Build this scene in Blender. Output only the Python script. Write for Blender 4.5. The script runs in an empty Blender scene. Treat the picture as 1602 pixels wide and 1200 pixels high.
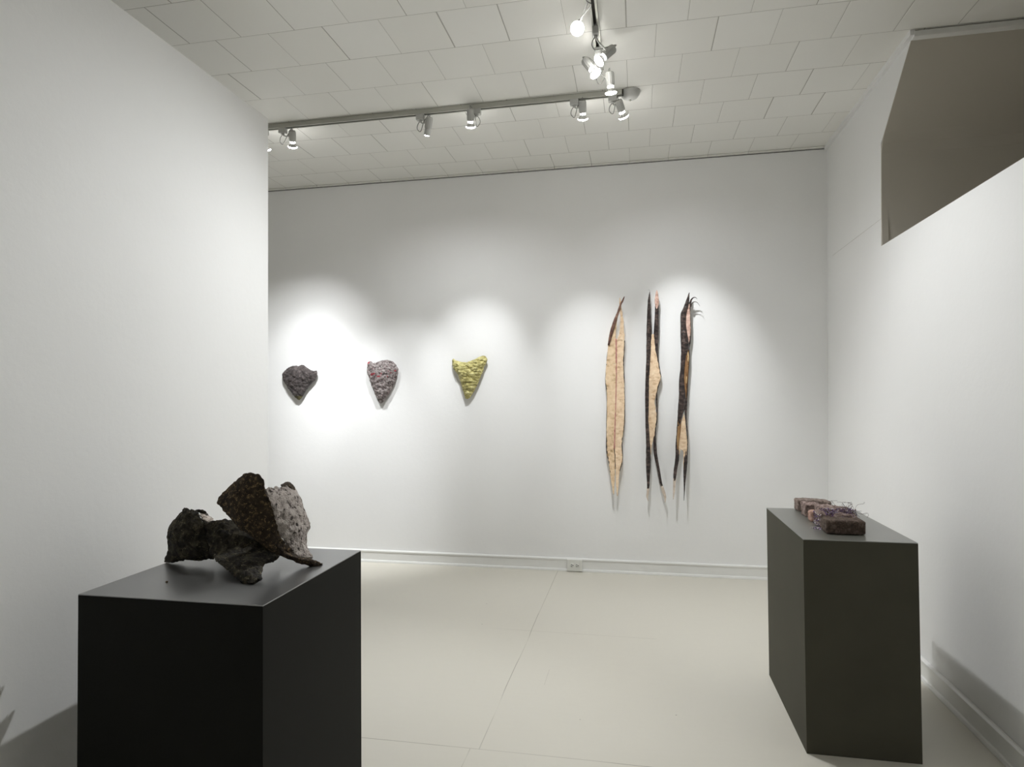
import bpy, bmesh, math, random
from mathutils import Vector, Matrix, noise
random.seed(7)
C = bpy.context.scene.collection
SC = bpy.context.scene

# ------------------------------------------------------------------ camera
YAW, PITCH, ROLL, FPX, HC = -.1932, .0204, -.0076, 987.4441, 1.3724
Fv = Vector((math.sin(YAW)*math.cos(PITCH), math.cos(YAW)*math.cos(PITCH), math.sin(PITCH)))
R0 = Vector((math.cos(YAW), -math.sin(YAW), 0)); U0 = R0.cross(Fv)
RT = math.cos(ROLL)*R0 + math.sin(ROLL)*U0
UP = -math.sin(ROLL)*R0 + math.cos(ROLL)*U0
cd = bpy.data.cameras.new('camera'); cam = bpy.data.objects.new('camera', cd); C.objects.link(cam)
m = Matrix((RT, UP, -Fv)).transposed().to_4x4(); m.translation = (0, 0, HC)
cam.matrix_world = m
cd.sensor_width = 36; cd.sensor_fit = 'HORIZONTAL'; cd.lens = FPX/1602*36; cd.clip_start = .05
SC.camera = cam

def ray(px, py): return Fv + RT*((px-801)/FPX) - UP*((py-600)/FPX)
def ony(px, py, y):
    d = ray(px, py); return Vector((0, 0, HC)) + d*(y/d.y)
def onz(px, py, z):
    d = ray(px, py); return Vector((0, 0, HC)) + d*((z-HC)/d.z)

# ------------------------------------------------------------------ room measures
H = 3.2          # ceiling height
BY = 4.9876      # back wall
PX = -1.83       # partition face
PY1 = 2.908      # partition far end
PZ = 2.805        # partition height
PH = .815        # plinth height
LX, FY, EX = -3.9, -3.3, 3.1
def RX(y, z): return 1.3607 - .008*(BY-y) + .0154*z

# ------------------------------------------------------------------ node helpers
def newmat(name):
    mt = bpy.data.materials.new(name); mt.use_nodes = True
    nt = mt.node_tree; b = nt.nodes['Principled BSDF']
    return mt, nt, b
def N(nt, t, **kw):
    n = nt.nodes.new(t)
    for k, v in kw.items():
        if k in n.inputs: n.inputs[k].default_value = v
        else: setattr(n, k, v)
    return n
def L(nt, a, b): nt.links.new(a, b)
def coords(nt, kind='Object', scale=(1, 1, 1)):
    tc = N(nt, 'ShaderNodeTexCoord'); mp = N(nt, 'ShaderNodeMapping')
    mp.inputs['Scale'].default_value = scale
    L(nt, tc.outputs[kind], mp.inputs['Vector']); return mp.outputs['Vector']
def ramp(nt, fac, stops):
    r = N(nt, 'ShaderNodeValToRGB'); e = r.color_ramp.elements
    while len(e) < len(stops): e.new(.5)
    for el, (p, c) in zip(e, stops):
        el.position = p; el.color = (*c, 1)
    L(nt, fac, r.inputs['Fac']); return r.outputs['Color']
def bump(nt, b, height, strength=.3, dist=.01):
    bp = N(nt, 'ShaderNodeBump'); bp.inputs['Strength'].default_value = strength
    bp.inputs['Distance'].default_value = dist
    L(nt, height, bp.inputs['Height']); L(nt, bp.outputs['Normal'], b.inputs['Normal']); return bp
def mathn(nt, op, a, b=None, c=None):
    n = N(nt, 'ShaderNodeMath'); n.operation = op
    for i, v in enumerate((a, b, c)):
        if v is None: continue
        if isinstance(v, (int, float)): n.inputs[i].default_value = v
        else: L(nt, v, n.inputs[i])
    return n.outputs[0]
def mixc(nt, fac, a, b):
    n = N(nt, 'ShaderNodeMix'); n.data_type = 'RGBA'
    for i, v in ((0, fac), (6, a), (7, b)):
        if isinstance(v, (int, float)): n.inputs[i].default_value = v
        elif isinstance(v, tuple): n.inputs[i].default_value = (*v, 1)
        else: L(nt, v, n.inputs[i])
    return n.outputs[2]

def plain(name, col, rough=.5, metal=0, noise_amt=.08, nscale=20, bstr=0, spec=.5):
    mt, nt, b = newmat(name)
    v = coords(nt); n = N(nt, 'ShaderNodeTexNoise', Scale=nscale, Detail=4.0); L(nt, v, n.inputs['Vector'])
    lo = tuple(max(0, c*(1-noise_amt)) for c in col); hi = tuple(min(1, c*(1+noise_amt)) for c in col)
    L(nt, ramp(nt, n.outputs['Fac'], [(.3, lo), (.7, hi)]), b.inputs['Base Color'])
    b.inputs['Roughness'].default_value = rough; b.inputs['Metallic'].default_value = metal
    b.inputs['Specular IOR Level'].default_value = spec
    if bstr: bump(nt, b, n.outputs['Fac'], bstr, .002)
    return mt

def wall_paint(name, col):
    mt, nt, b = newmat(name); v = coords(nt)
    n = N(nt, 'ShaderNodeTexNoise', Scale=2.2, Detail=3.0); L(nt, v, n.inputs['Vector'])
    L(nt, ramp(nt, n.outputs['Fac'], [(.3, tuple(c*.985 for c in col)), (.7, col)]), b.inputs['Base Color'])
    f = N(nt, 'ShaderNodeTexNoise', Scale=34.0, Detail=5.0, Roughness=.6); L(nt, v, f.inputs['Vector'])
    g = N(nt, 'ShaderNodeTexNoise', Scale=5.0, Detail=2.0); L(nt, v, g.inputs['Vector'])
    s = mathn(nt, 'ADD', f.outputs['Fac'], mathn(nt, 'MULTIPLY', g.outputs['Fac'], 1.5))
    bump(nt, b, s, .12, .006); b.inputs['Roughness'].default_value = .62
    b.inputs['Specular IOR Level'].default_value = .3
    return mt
M_wall = wall_paint('white_wall_paint', (.86, .86, .855))
M_part = wall_paint('white_partition_paint', (.86, .86, .85))
M_recess_shade = wall_paint('shaded_recess_wall', (.56, .525, .46))  # white wall out of the light; its shade is put into this greyer tone
M_trim = plain('white_gloss_trim', (.80, .80, .78), .35, nscale=6, noise_amt=.03)

def ceiling_mat():
    mt, nt, b = newmat('cream_ceiling_tiles')
    tc = N(nt, 'ShaderNodeTexCoord'); sp = N(nt, 'ShaderNodeSeparateXYZ'); L(nt, tc.outputs['Object'], sp.inputs[0])
    wob = N(nt, 'ShaderNodeTexNoise', Scale=1.7, Detail=1.0); L(nt, tc.outputs['Object'], wob.inputs['Vector'])
    w = mathn(nt, 'MULTIPLY', mathn(nt, 'SUBTRACT', wob.outputs['Fac'], .5), .012)
    PT, PW = .3113, .2937
    yy = mathn(nt, 'DIVIDE', mathn(nt, 'SUBTRACT', mathn(nt, 'ADD', sp.outputs['Y'], w), 2.838-PT*40), PT)
    row = mathn(nt, 'FLOOR', yy); fy = mathn(nt, 'FRACT', yy)
    odd = mathn(nt, 'MODULO', row, 2)
    # row 40 (y 2.84-3.15) has joints at x=-.029+k*PW, row 41 at +.147
    xx = mathn(nt, 'DIVIDE', mathn(nt, 'SUBTRACT', mathn(nt, 'ADD', sp.outputs['X'], w), mathn(nt, 'ADD', -.0265-PW*40, mathn(nt, 'MULTIPLY', odd, .1468))), PW)
    col_i = mathn(nt, 'FLOOR', xx); fx = mathn(nt, 'FRACT', xx)
    def edge(f, per): return mathn(nt, 'MULTIPLY', mathn(nt, 'MINIMUM', f, mathn(nt, 'SUBTRACT', 1, f)), per)
    ey, ex = edge(fy, PT), edge(fx, PW)
    # per-joint width from white noise
    def wn(a, bb):
        cb = N(nt, 'ShaderNodeCombineXYZ'); L(nt, a, cb.inputs[0]); L(nt, bb, cb.inputs[1])
        q = N(nt, 'ShaderNodeTexWhiteNoise'); L(nt, cb.outputs[0], q.inputs['Vector']); return q
    jr = wn(mathn(nt, 'ROUND', xx), row).outputs['Value']
    jw = mathn(nt, 'MULTIPLY_ADD', mathn(nt, 'POWER', jr, 2.5), .0026, .0009)
    jy = wn(mathn(nt, 'ROUND', yy), mathn(nt, 'MULTIPLY', mathn(nt, 'ROUND', yy), 3.1)).outputs['Value']
    jyw = mathn(nt, 'MULTIPLY_ADD', jy, .0012, .0012)
    mx = mathn(nt, 'LESS_THAN', ex, jw); my = mathn(nt, 'LESS_THAN', ey, jyw)
    mk = mathn(nt, 'MAXIMUM', mx, my)
    tv = wn(col_i, row).outputs['Value']
    n2 = N(nt, 'ShaderNodeTexNoise', Scale=1.1, Detail=3.0); L(nt, tc.outputs['Object'], n2.inputs['Vector'])
    base = mixc(nt, mathn(nt, 'MULTIPLY_ADD', tv, .6, mathn(nt, 'MULTIPLY', n2.outputs['Fac'], .4)), (.85, .84, .795), (.885, .88, .845))
    L(nt, mixc(nt, mathn(nt, 'MULTIPLY', mk, .62), base, (.22, .20, .16)), b.inputs['Base Color'])
    hgt = mathn(nt, 'MULTIPLY', mathn(nt, 'MINIMUM', mathn(nt, 'MULTIPLY', mathn(nt, 'MINIMUM', ex, ey), 150), 1), 1)
    hh = mathn(nt, 'ADD', hgt, mathn(nt, 'MULTIPLY', n2.outputs['Fac'], 1.2))
    bump(nt, b, hh, .25, .004)
    b.inputs['Roughness'].default_value = .45; b.inputs['Specular IOR Level'].default_value = .35
    return mt
M_ceil = ceiling_mat()

def floor_mat():
    mt, nt, b = newmat('painted_plywood_floor')
    tc = N(nt, 'ShaderNodeTexCoord'); sp = N(nt, 'ShaderNodeSeparateXYZ'); L(nt, tc.outputs['Object'], sp.inputs[0])
    X, Y = sp.outputs['X'], sp.outputs['Y']
    wob = N(nt, 'ShaderNodeTexNoise', Scale=1.3, Detail=2.0); L(nt, tc.outputs['Object'], wob.inputs['Vector'])
    w = mathn(nt, 'MULTIPLY', mathn(nt, 'SUBTRACT', wob.outputs['Fac'], .5), .02)
    fade = N(nt, 'ShaderNodeTexNoise', Scale=2.6, Detail=2.0); L(nt, tc.outputs['Object'], fade.inputs['Vector'])
    def line(cn, pos, lo=None, hi=None, axis=None, wd=.0016):
        e = mathn(nt, 'LESS_THAN', mathn(nt, 'ABSOLUTE', mathn(nt, 'SUBTRACT', mathn(nt, 'ADD', cn, w), pos)), wd)
        if lo is not None: e = mathn(nt, 'MULTIPLY', e, mathn(nt, 'GREATER_THAN', axis, lo))
        if hi is not None: e = mathn(nt, 'MULTIPLY', e, mathn(nt, 'LESS_THAN', axis, hi))
        return e
    e = line(X, -.615, 2.41, 6, Y, .0019)
    e = mathn(nt, 'MAXIMUM', e, line(X, -.65, -4, 2.41, Y, .0018))
    e = mathn(nt, 'MAXIMUM', e, line(Y, 2.412, None, None, None, .0019))
    for y0, a, bb in ((3.672, -.86, .1), (1.19, -4, 4), (-.03, -4, 4)):
        e = mathn(nt, 'MAXIMUM', e, mathn(nt, 'MULTIPLY', line(Y, y0, a, bb, X, .0014), .7))
    for x0, y0, y1 in ((-.44, 3.0, 3.17), (1.83-1.22*2, -3, -2), (.6, -3, 1.19)):
        e = mathn(nt, 'MAXIMUM', e, mathn(nt, 'MULTIPLY', line(X, x0, y0, y1, Y, .0014), .5))
    e = mathn(nt, 'MULTIPLY', e, ramp(nt, fade.outputs['Fac'], [(.36, (.12,)*3), (.6, (1,)*3)]))
    vor = N(nt, 'ShaderNodeTexVoronoi', Scale=5.5); L(nt, tc.outputs['Object'], vor.inputs['Vector'])
    speck = mathn(nt, 'LESS_THAN', vor.outputs['Distance'], .024)
    pick = N(nt, 'ShaderNodeSeparateColor'); L(nt, vor.outputs['Color'], pick.inputs[0])
    speck = mathn(nt, 'MULTIPLY', speck, mathn(nt, 'GREATER_THAN', pick.outputs[0], .55))
    big = N(nt, 'ShaderNodeTexNoise', Scale=.9, Detail=3.0); L(nt, tc.outputs['Object'], big.inputs['Vector'])
    v2 = coords(nt, 'Object', (1.5, 9, 1)); gr = N(nt, 'ShaderNodeTexNoise', Scale=6.0, Detail=5.0); L(nt, v2, gr.inputs['Vector'])
    base = mixc(nt, big.outputs['Fac'], (.62, .59, .515), (.65, .63, .565))
    base = mixc(nt, mathn(nt, 'MULTIPLY', gr.outputs['Fac'], .12), base, (.5, .47, .41))
    base = mixc(nt, mathn(nt, 'MULTIPLY', speck, .55), base, (.2, .18, .15))
    L(nt, mixc(nt, mathn(nt, 'MULTIPLY', e, .6), base, (.2, .18, .14)), b.inputs['Base Color'])
    L(nt, mathn(nt, 'MULTIPLY_ADD', big.outputs['Fac'], .2, .34), b.inputs['Roughness'])
    bump(nt, b, mathn(nt, 'SUBTRACT', mathn(nt, 'MULTIPLY', gr.outputs['Fac'], .5), e), .12, .003)
    b.inputs['Specular IOR Level'].default_value = .4
    return mt
M_floor = floor_mat()

def plinth_mat(name, col, rough, spec=.5, ior=1.5):
    mt, nt, b = newmat(name); v = coords(nt)
    n = N(nt, 'ShaderNodeTexNoise', Scale=3.0, Detail=4.0); L(nt, v, n.inputs['Vector'])
    L(nt, ramp(nt, n.outputs['Fac'], [(.3, tuple(c*.9 for c in col)), (.7, tuple(c*1.1 for c in col))]), b.inputs['Base Color'])
    f = N(nt, 'ShaderNodeTexNoise', Scale=160.0, Detail=3.0); L(nt, v, f.inputs['Vector'])
    if spec < .3: bump(nt, b, f.outputs['Fac'], .06, .001)
    L(nt, mathn(nt, 'MULTIPLY_ADD', n.outputs['Fac'], .08, rough), b.inputs['Roughness'])
    b.inputs['Specular IOR Level'].default_value = spec; b.inputs['IOR'].default_value = ior
    return mt
M_pl1 = plinth_mat('black_matt_paint', (.0125, .0125, .0105), .6, .12)
M_pl1t = plinth_mat('black_satin_laminate', (.016, .016, .0145), .28, .5, 3.9)
M_pl2 = plinth_mat('charcoal_olive_matt_paint', (.078, .074, .056), .6, .12)
M_pl2t = plinth_mat('charcoal_olive_satin_laminate', (.085, .085, .070), .28, .5, 3.9)

def crust(name, stops, scale=30, rough=.8, bstr=.8, bdist=.01, fleck=None, fscale=80, fthr=.06, spec=.3):
    mt, nt, b = newmat(name); v = coords(nt)
    n = N(nt, 'ShaderNodeTexNoise', Scale=scale, Detail=8.0, Roughness=.65, Distortion=.6); L(nt, v, n.inputs['Vector'])
    c = ramp(nt, n.outputs['Fac'], stops)
    vo = N(nt, 'ShaderNodeTexVoronoi', Scale=fscale, feature='DISTANCE_TO_EDGE'); 
    d = N(nt, 'ShaderNodeTexNoise', Scale=scale*1.5, Detail=3.0); L(nt, v, d.inputs['Vector'])
    mxv = N(nt, 'ShaderNodeVectorMath'); mxv.operation = 'MULTIPLY_ADD'
    L(nt, d.outputs['Color'], mxv.inputs[0]); mxv.inputs[1].default_value = (.04,)*3; L(nt, v, mxv.inputs[2])
    L(nt, mxv.outputs[0], vo.inputs['Vector'])
    if fleck:
        mk = mathn(nt, 'LESS_THAN', vo.outputs['Distance'], fthr)
        g = N(nt, 'ShaderNodeTexNoise', Scale=scale*2, Detail=2.0); L(nt, v, g.inputs['Vector'])
        mk = mathn(nt, 'MULTIPLY', mk, mathn(nt, 'GREATER_THAN', g.outputs['Fac'], .57))
        c = mixc(nt, mk, c, fleck)
    L(nt, c, b.inputs['Base Color'])
    h = mathn(nt, 'ADD', n.outputs['Fac'], mathn(nt, 'MULTIPLY', vo.outputs['Distance'], .5))
    bump(nt, b, h, bstr, bdist)
    b.inputs['Roughness'].default_value = rough; b.inputs['Specular IOR Level'].default_value = spec
    return mt
M_dark = crust('dark_brown_fibrous_crust', [(.3, (.016, .011, .007)), (.55, (.055, .038, .023)), (.75, (.13, .092, .055))], 48, .8, .9, .008, (.50, .34, .17), 120, .032)
M_pale = crust('pale_pitted_paper_pulp', [(.38, (.05, .04, .035)), (.47, (.46, .40, .36)), (.7, (.72, .66, .61))], 60, .85, 1.0, .012, (.12, .09, .08), 110, .03)
M_olive = crust('dark_olive_crust', [(.34, (.006, .005, .004)), (.5, (.024, .020, .013)), (.74, (.10, .085, .055))], 30, .8, .9, .010, (.19, .16, .10), 90, .03)
M_rim = crust('lit_cream_flaking_rim', [(.35, (.16, .12, .09)), (.5, (.6, .52, .46)), (.7, (.8, .74, .68))], 60, .85, .8, .006)  # light caught by the back rim is put into this pale cream
M_t1 = crust('charcoal_wrinkled_paper', [(.3, (.028, .022, .022)), (.5, (.065, .052, .050)), (.75, (.15, .125, .12))], 30, .55, 1.0, .015, spec=.5)
M_t1tip = crust('olive_stained_tip', [(.3, (.05, .05, .02)), (.5, (.12, .11, .05)), (.75, (.35, .30, .18))], 60, .7, .6, .006)
M_t2 = crust('grey_rubble_paper_pulp', [(.36, (.05, .04, .04)), (.45, (.20, .165, .16)), (.6, (.40, .36, .35)), (.75, (.60, .56, .54))], 52, .7, 1.0, .016, (.30, .04, .06), 30, .012)
M_t2red = plain('dark_red_scrap', (.30, .035, .05), .6)
def gold_mat():
    mt, nt, b = newmat('yellow_gold_crinkled_foil'); v = coords(nt, 'Object', (1, 1, 2.6))
    n = N(nt, 'ShaderNodeTexNoise', Scale=26.0, Detail=6.0, Distortion=1.2); L(nt, v, n.inputs['Vector'])
    L(nt, ramp(nt, n.outputs['Fac'], [(.3, (.26, .22, .06)), (.5, (.58, .52, .20)), (.72, (.83, .78, .42))]), b.inputs['Base Color'])
    bump(nt, b, n.outputs['Fac'], 1.0, .02); b.inputs['Roughness'].default_value = .42; b.inputs['Metallic'].default_value = .15
    return mt
M_gold = gold_mat()
def bark(name, stops, sx=60, sz=14, rough=.45, bstr=.6):
    mt, nt, b = newmat(name); v = coords(nt, 'Object', (sx/20, sx/20, sz/20))
    n = N(nt, 'ShaderNodeTexNoise', Scale=20.0, Detail=6.0, Roughness=.6, Distortion=.4); L(nt, v, n.inputs['Vector'])
    L(nt, ramp(nt, n.outputs['Fac'], stops), b.inputs['Base Color'])
    bump(nt, b, n.outputs['Fac'], bstr, .008); b.inputs['Roughness'].default_value = rough
    return mt
M_bk = bark('black_brown_leathery_skin', [(.32, (.010, .007, .007)), (.5, (.036, .024, .022)), (.72, (.17, .12, .10))], 24, 50, .34)  # lightest ramp tone paints in brownish highlights on the skin
M_bkred = bark('dark_red_brown_skin', [(.3, (.05, .02, .018)), (.5, (.17, .085, .06)), (.75, (.36, .22, .15))], 20, 30, .5)
M_tan = bark('peach_tan_fibrous_inside', [(.28, (.50, .32, .18)), (.45, (.76, .56, .37)), (.75, (.90, .73, .53))], 26, 42, .65, .6)
M_tanol = bark('mottled_tan_inside', [(.30, (.38, .25, .12)), (.45, (.70, .51, .32)), (.75, (.87, .70, .49))], 22, 26, .65, .6)
M_pinktan = bark('pink_tan_inside', [(.3, (.38, .20, .15)), (.5, (.66, .44, .36)), (.72, (.85, .66, .56))], 30, 40, .6, .8)
M_brown = bark('golden_brown_inside', [(.3, (.08, .035, .012)), (.5, (.24, .12, .045)), (.72, (.46, .29, .13))], 40, 8, .5)
M_goldstrip = bark('pale_gold_inside', [(.3, (.5, .34, .15)), (.7, (.85, .68, .40))], 40, 10, .5)
M_pink = bark('rose_pink_seam', [(.3, (.30, .09, .08)), (.6, (.58, .28, .24))], 30, 30, .6)
M_tip = bark('pale_cream_tip', [(.3, (.50, .40, .32)), (.7, (.80, .70, .60))], 30, 20, .6)
M_hair = plain('grey_fine_fibre', (.30, .28, .26), .6)

M_brick1 = crust('dark_brown_brick', [(.3, (.045, .030, .024)), (.55, (.12, .085, .066)), (.75, (.26, .20, .165))], 60, .9, .9, .006, (.34, .28, .24), 150, .02)
M_brick2 = crust('rose_grey_rubble', [(.3, (.10, .07, .06)), (.5, (.34, .25, .22)), (.72, (.58, .47, .43))], 70, .9, 1.0, .010)
M_brick3 = crust('pink_terracotta', [(.3, (.26, .14, .11)), (.5, (.46, .29, .23)), (.72, (.64, .45, .38))], 50, .9, .8, .006)
M_brick4 = crust('taupe_brick', [(.3, (.09, .065, .05)), (.5, (.22, .17, .145)), (.72, (.40, .33, .29))], 70, .9, .9, .006)
M_bead_p = plain('violet_glass_chip', (.20, .13, .26), .2, nscale=90, noise_amt=.6)
M_bead_w = plain('pearly_chip', (.72, .66, .68), .25, nscale=90, noise_amt=.2)
M_bead_b = plain('brown_chip', (.16, .09, .06), .5, nscale=90, noise_amt=.5)
M_wire = plain('rusty_wire', (.09, .06, .055), .5)

M_track = plain('silver_track_metal', (.50, .50, .45), .4, .35, .03)
M_slot = plain('dark_track_slot', (.05, .045, .035), .6)
M_fix = plain('white_enamel_fixture', (.52, .52, .50), .35, 0, .03)
M_cord = plain('grey_lamp_cord', (.28, .28, .26), .5)
M_refl = plain('silvered_bulb_glass', (.5, .5, .48), .2, .7, .03)
M_plate = plain('white_plastic_plate', (.74, .74, .70), .35, 0, .02)
M_hole = plain('black_socket_slot', (.02, .02, .018), .6)
def emis(name, col, st):
    mt, nt, b = newmat(name)
    n = N(nt, 'ShaderNodeTexNoise', Scale=4.0); L(nt, coords(nt), n.inputs['Vector'])
    b.inputs['Base Color'].default_value = (*col, 1)
    b.inputs['Emission Color'].default_value = (*col, 1)
    L(nt, mathn(nt, 'MULTIPLY_ADD', n.outputs['Fac'], st*.05, st), b.inputs['Emission Strength'])
    return mt
M_glow = emis('glowing_lamp_glass', (1, .985, .95), 26)
M_glow2 = emis('glowing_lamp_neck', (1, .985, .95), 20)

# ------------------------------------------------------------------ object helpers
def link(name, bm, mats, parent=None, smooth=False):
    me = bpy.data.meshes.new(name); bm.normal_update(); bm.to_mesh(me); bm.free()
    for mt in (mats if isinstance(mats, (list, tuple)) else [mats]): me.materials.append(mt)
    if smooth:
        for p in me.polygons: p.use_smooth = True
    o = bpy.data.objects.new(name, me); C.objects.link(o)
    if parent:
        o.parent = parent
        o.matrix_parent_inverse = parent.matrix_basis.inverted()
    return o
def tag(o, label, cat, group=None, kind=None):
    o['label'] = label; o['category'] = cat
    if group: o['group'] = group
    if kind: o['kind'] = kind
    return o
def struct(o, label=None):
    o['kind'] = 'structure'
    if label: o['label'] = label
    return o
def empty(name, loc):
    o = bpy.data.objects.new(name, None); C.objects.link(o); o.location = loc; o.empty_display_size = .05
    return o
def box(bm, x0, x1, y0, y1, z0, z1, bev=0, mi=0):
    vs = [bm.verts.new(p) for p in ((x0, y0, z0), (x1, y0, z0), (x1, y1, z0), (x0, y1, z0), (x0, y0, z1), (x1, y0, z1), (x1, y1, z1), (x0, y1, z1))]
    fs = [bm.faces.new([vs[i] for i in f]) for f in ((0, 3, 2, 1), (4, 5, 6, 7), (0, 1, 5, 4), (1, 2, 6, 5), (2, 3, 7, 6), (3, 0, 4, 7))]
    for f in fs: f.material_index = mi
    if bev:
        es = list({e for f in fs for e in f.edges})
        bmesh.ops.bevel(bm, geom=es, offset=bev, segments=2, affect='EDGES', profile=.5)
def prism(bm, pts, off, mi=0):
    """closed polygon pts (Vectors) extruded by vector off"""
    a = [bm.verts.new(p) for p in pts]; b = [bm.verts.new(Vector(p)+Vector(off)) for p in pts]
    fs = [bm.faces.new(a), bm.faces.new(b[::-1])]
    n = len(a)
    for i in range(n): fs.append(bm.faces.new((a[i], b[i], b[(i+1) % n], a[(i+1) % n])))
    for f in fs: f.material_index = mi
    bmesh.ops.recalc_face_normals(bm, faces=fs)
def frame(d):
    d = d.normalized(); a = Vector((0, 0, 1)) if abs(d.z) < .9 else Vector((1, 0, 0))
    u = d.cross(a).normalized(); v = d.cross(u).normalized(); return u, v
def lathe(bm, p, d, prof, seg=24, mi=0, caps=True):
    """prof: list of (distance along d, radius)"""
    d = d.normalized(); u, v = frame(d); rings = []
    for t, r in prof:
        rings.append([bm.verts.new(p + d*t + (u*math.cos(a)+v*math.sin(a))*r) for a in [2*math.pi*k/seg for k in range(seg)]])
    fs = []
    for a, b in zip(rings, rings[1:]):
        for k in range(seg): fs.append(bm.faces.new((a[k], a[(k+1) % seg], b[(k+1) % seg], b[k])))
    if caps: fs.append(bm.faces.new(rings[0][::-1])); fs.append(bm.faces.new(rings[-1]))
    for f in fs: f.material_index = mi; f.smooth = True
    bmesh.ops.recalc_face_normals(bm, faces=fs)
def catmull(pts, n=8):
    pts = [Vector(p) for p in pts]; P = [pts[0]*2-pts[1]] + pts + [pts[-1]*2-pts[-2]]; out = []
    for i in range(1, len(P)-2):
        for k in range(n):
            t = k/n
            out.append(.5*((2*P[i]) + (-P[i-1]+P[i+1])*t + (2*P[i-1]-5*P[i]+4*P[i+1]-P[i+2])*t*t + (-P[i-1]+3*P[i]-3*P[i+1]+P[i+2])*t**3))
    out.append(pts[-1]); return out
def tube(bm, pts, r, seg=8, mi=0, r1=None):
    pts = [Vector(p) for p in pts]; n = len(pts); rings = []; pu = None
    for i, p in enumerate(pts):
        d = (pts[min(i+1, n-1)]-pts[max(i-1, 0)]).normalized()
        if pu is None: u, v = frame(d)
        else:
            u = (pu - d*pu.dot(d)).normalized(); v = d.cross(u)
        pu = u; rr = r if r1 is None else r+(r1-r)*i/(n-1)
        rings.append([bm.verts.new(p+(u*math.cos(a)+v*math.sin(a))*rr) for a in [2*math.pi*k/seg for k in range(seg)]])
    fs = []
    for a, b in zip(rings, rings[1:]):
        for k in range(seg): fs.append(bm.faces.new((a[k], a[(k+1) % seg], b[(k+1) % seg], b[k])))
    fs.append(bm.faces.new(rings[0][::-1])); fs.append(bm.faces.new(rings[-1]))
    for f in fs: f.material_index = mi; f.smooth = True
    bmesh.ops.recalc_face_normals(bm, faces=fs)
def nz(p, s, seed=0): return noise.noise(Vector(p)*s + Vector((seed*3.7, seed*1.3, seed*7.1)))
def fbm(p, s, seed=0, o=4):
    a = 0; w = 1
    for k in range(o): a += w*nz(p, s*2**k, seed+k); w *= .5
    return a

# ------------------------------------------------------------------ the room shell
bm = bmesh.new(); box(bm, LX, EX, FY, BY, -.1, 0); struct(link('floor', bm, M_floor), 'pale beige painted plywood floor')
bm = bmesh.new(); box(bm, LX, EX, FY, BY, H, H+.1); struct(link('ceiling', bm, M_ceil), 'cream ceiling of staggered square tiles')
bm = bmesh.new(); box(bm, LX-.15, EX+.15, BY, BY+.15, -.1, H+.1); struct(link('wall_back', bm, M_wall))
bm = bmesh.new(); box(bm, LX-.15, LX, FY, BY, -.1, H+.1); struct(link('wall_left', bm, M_wall))
bm = bmesh.new(); box(bm, LX-.15, EX+.15, FY-.15, FY, -.1, H+.1); struct(link('wall_front', bm, M_wall))
# low partition wall standing left of the camera
bm = bmesh.new(); box(bm, PX-.13, PX, FY, PY1, 0, PZ, .004); struct(link('wall_partition', bm, M_part), 'white partition wall, stopping short of the ceiling')
# right wall: half wall with a full-height end piece cut on a slant
RY1, RY2, RZ2, RZL = 3.4864, 3.9285, 2.8029, 2.2145
def rp(y, z): return Vector((RX(y, z), y, z))
bm = bmesh.new()
prism(bm, [rp(FY, 0), rp(BY, 0), rp(BY, H), rp(RY1, H), rp(RY2, RZ2), rp(RY2, RZL), rp(FY, RZL)], (.16, 0, 0))
struct(link('wall_right', bm, M_wall), 'white right wall, cut away above a ledge')
# recess behind the ledge: shade-toned end wall (slanted on top), far side wall and loft floor
bm = bmesh.new()
prof = [(RY2, RZL-.02), (RY2, 2.5), (RY2, RZ2-.06), (RY2-.012, RZ2-.005), (RY2-.05, RZ2+.045), (RY1, H)]
th = .006
a = [[bm.verts.new((x if x else RX(y, z)+.001, y-th, z)) for y, z in prof] for x in (None, 2.0, 2.6, EX)]
fs = []
for r, s in zip(a, a[1:]):
    for k in range(len(prof)-1): fs.append(bm.faces.new((r[k], s[k], s[k+1], r[k+1])))
b2 = [bm.verts.new((RX(y, z)+.001, y+.004, z)) for y, z in prof]
for k in range(len(prof)-1): bm.faces.new((a[0][k], a[0][k+1], b2[k+1], b2[k]))
struct(link('wall_recess', bm, M_recess_shade), 'shaded end wall of the high recess')
bm = bmesh.new(); box(bm, EX, EX+.15, FY, BY, -.1, H+.1); struct(link('wall_recess_side', bm, M_recess_shade))
bm = bmesh.new(); box(bm, 1.5, EX, FY, RY2, RZL-.06, RZL-.01); struct(link('floor_recess', bm, M_recess_shade))
# corner filler at the foot of the recess end wall
bm = bmesh.new(); box(bm, RX(3.9, 2.3)+.001, RX(3.9, 2.3)+.035, RY2-.012, RY2-.006, RZL, 2.365, .001); struct(link('trim_1', bm, M_recess_shade))
bm = bmesh.new(); box(bm, RX(3.47, H)-.004, EX, RY1-.022, RY1+.02, H-.036, H-.006, .003); struct(link('trim_2', bm, M_trim), 'white moulding over the shaded recess wall')
bm = bmesh.new()
prism(bm, [rp(RY1-.02, H)+Vector((-.022, 0, 0)), rp(BY, H)+Vector((-.022, 0, 0)), rp(BY, H), rp(RY1-.02, H)], (0, 0, -.026)); struct(link('trim_3', bm, M_wall))
bm = bmesh.new(); box(bm, LX, RX(BY, H)-.02, BY-.02, BY, H-.010, H-.003, 0); struct(link('trim_4', bm, M_ceil))
bm = bmesh.new(); box(bm, LX, RX(BY, H)-.02, BY-.004, BY, H-.018, H-.0145, 0); struct(link('trim_5', bm, M_slot))

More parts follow.
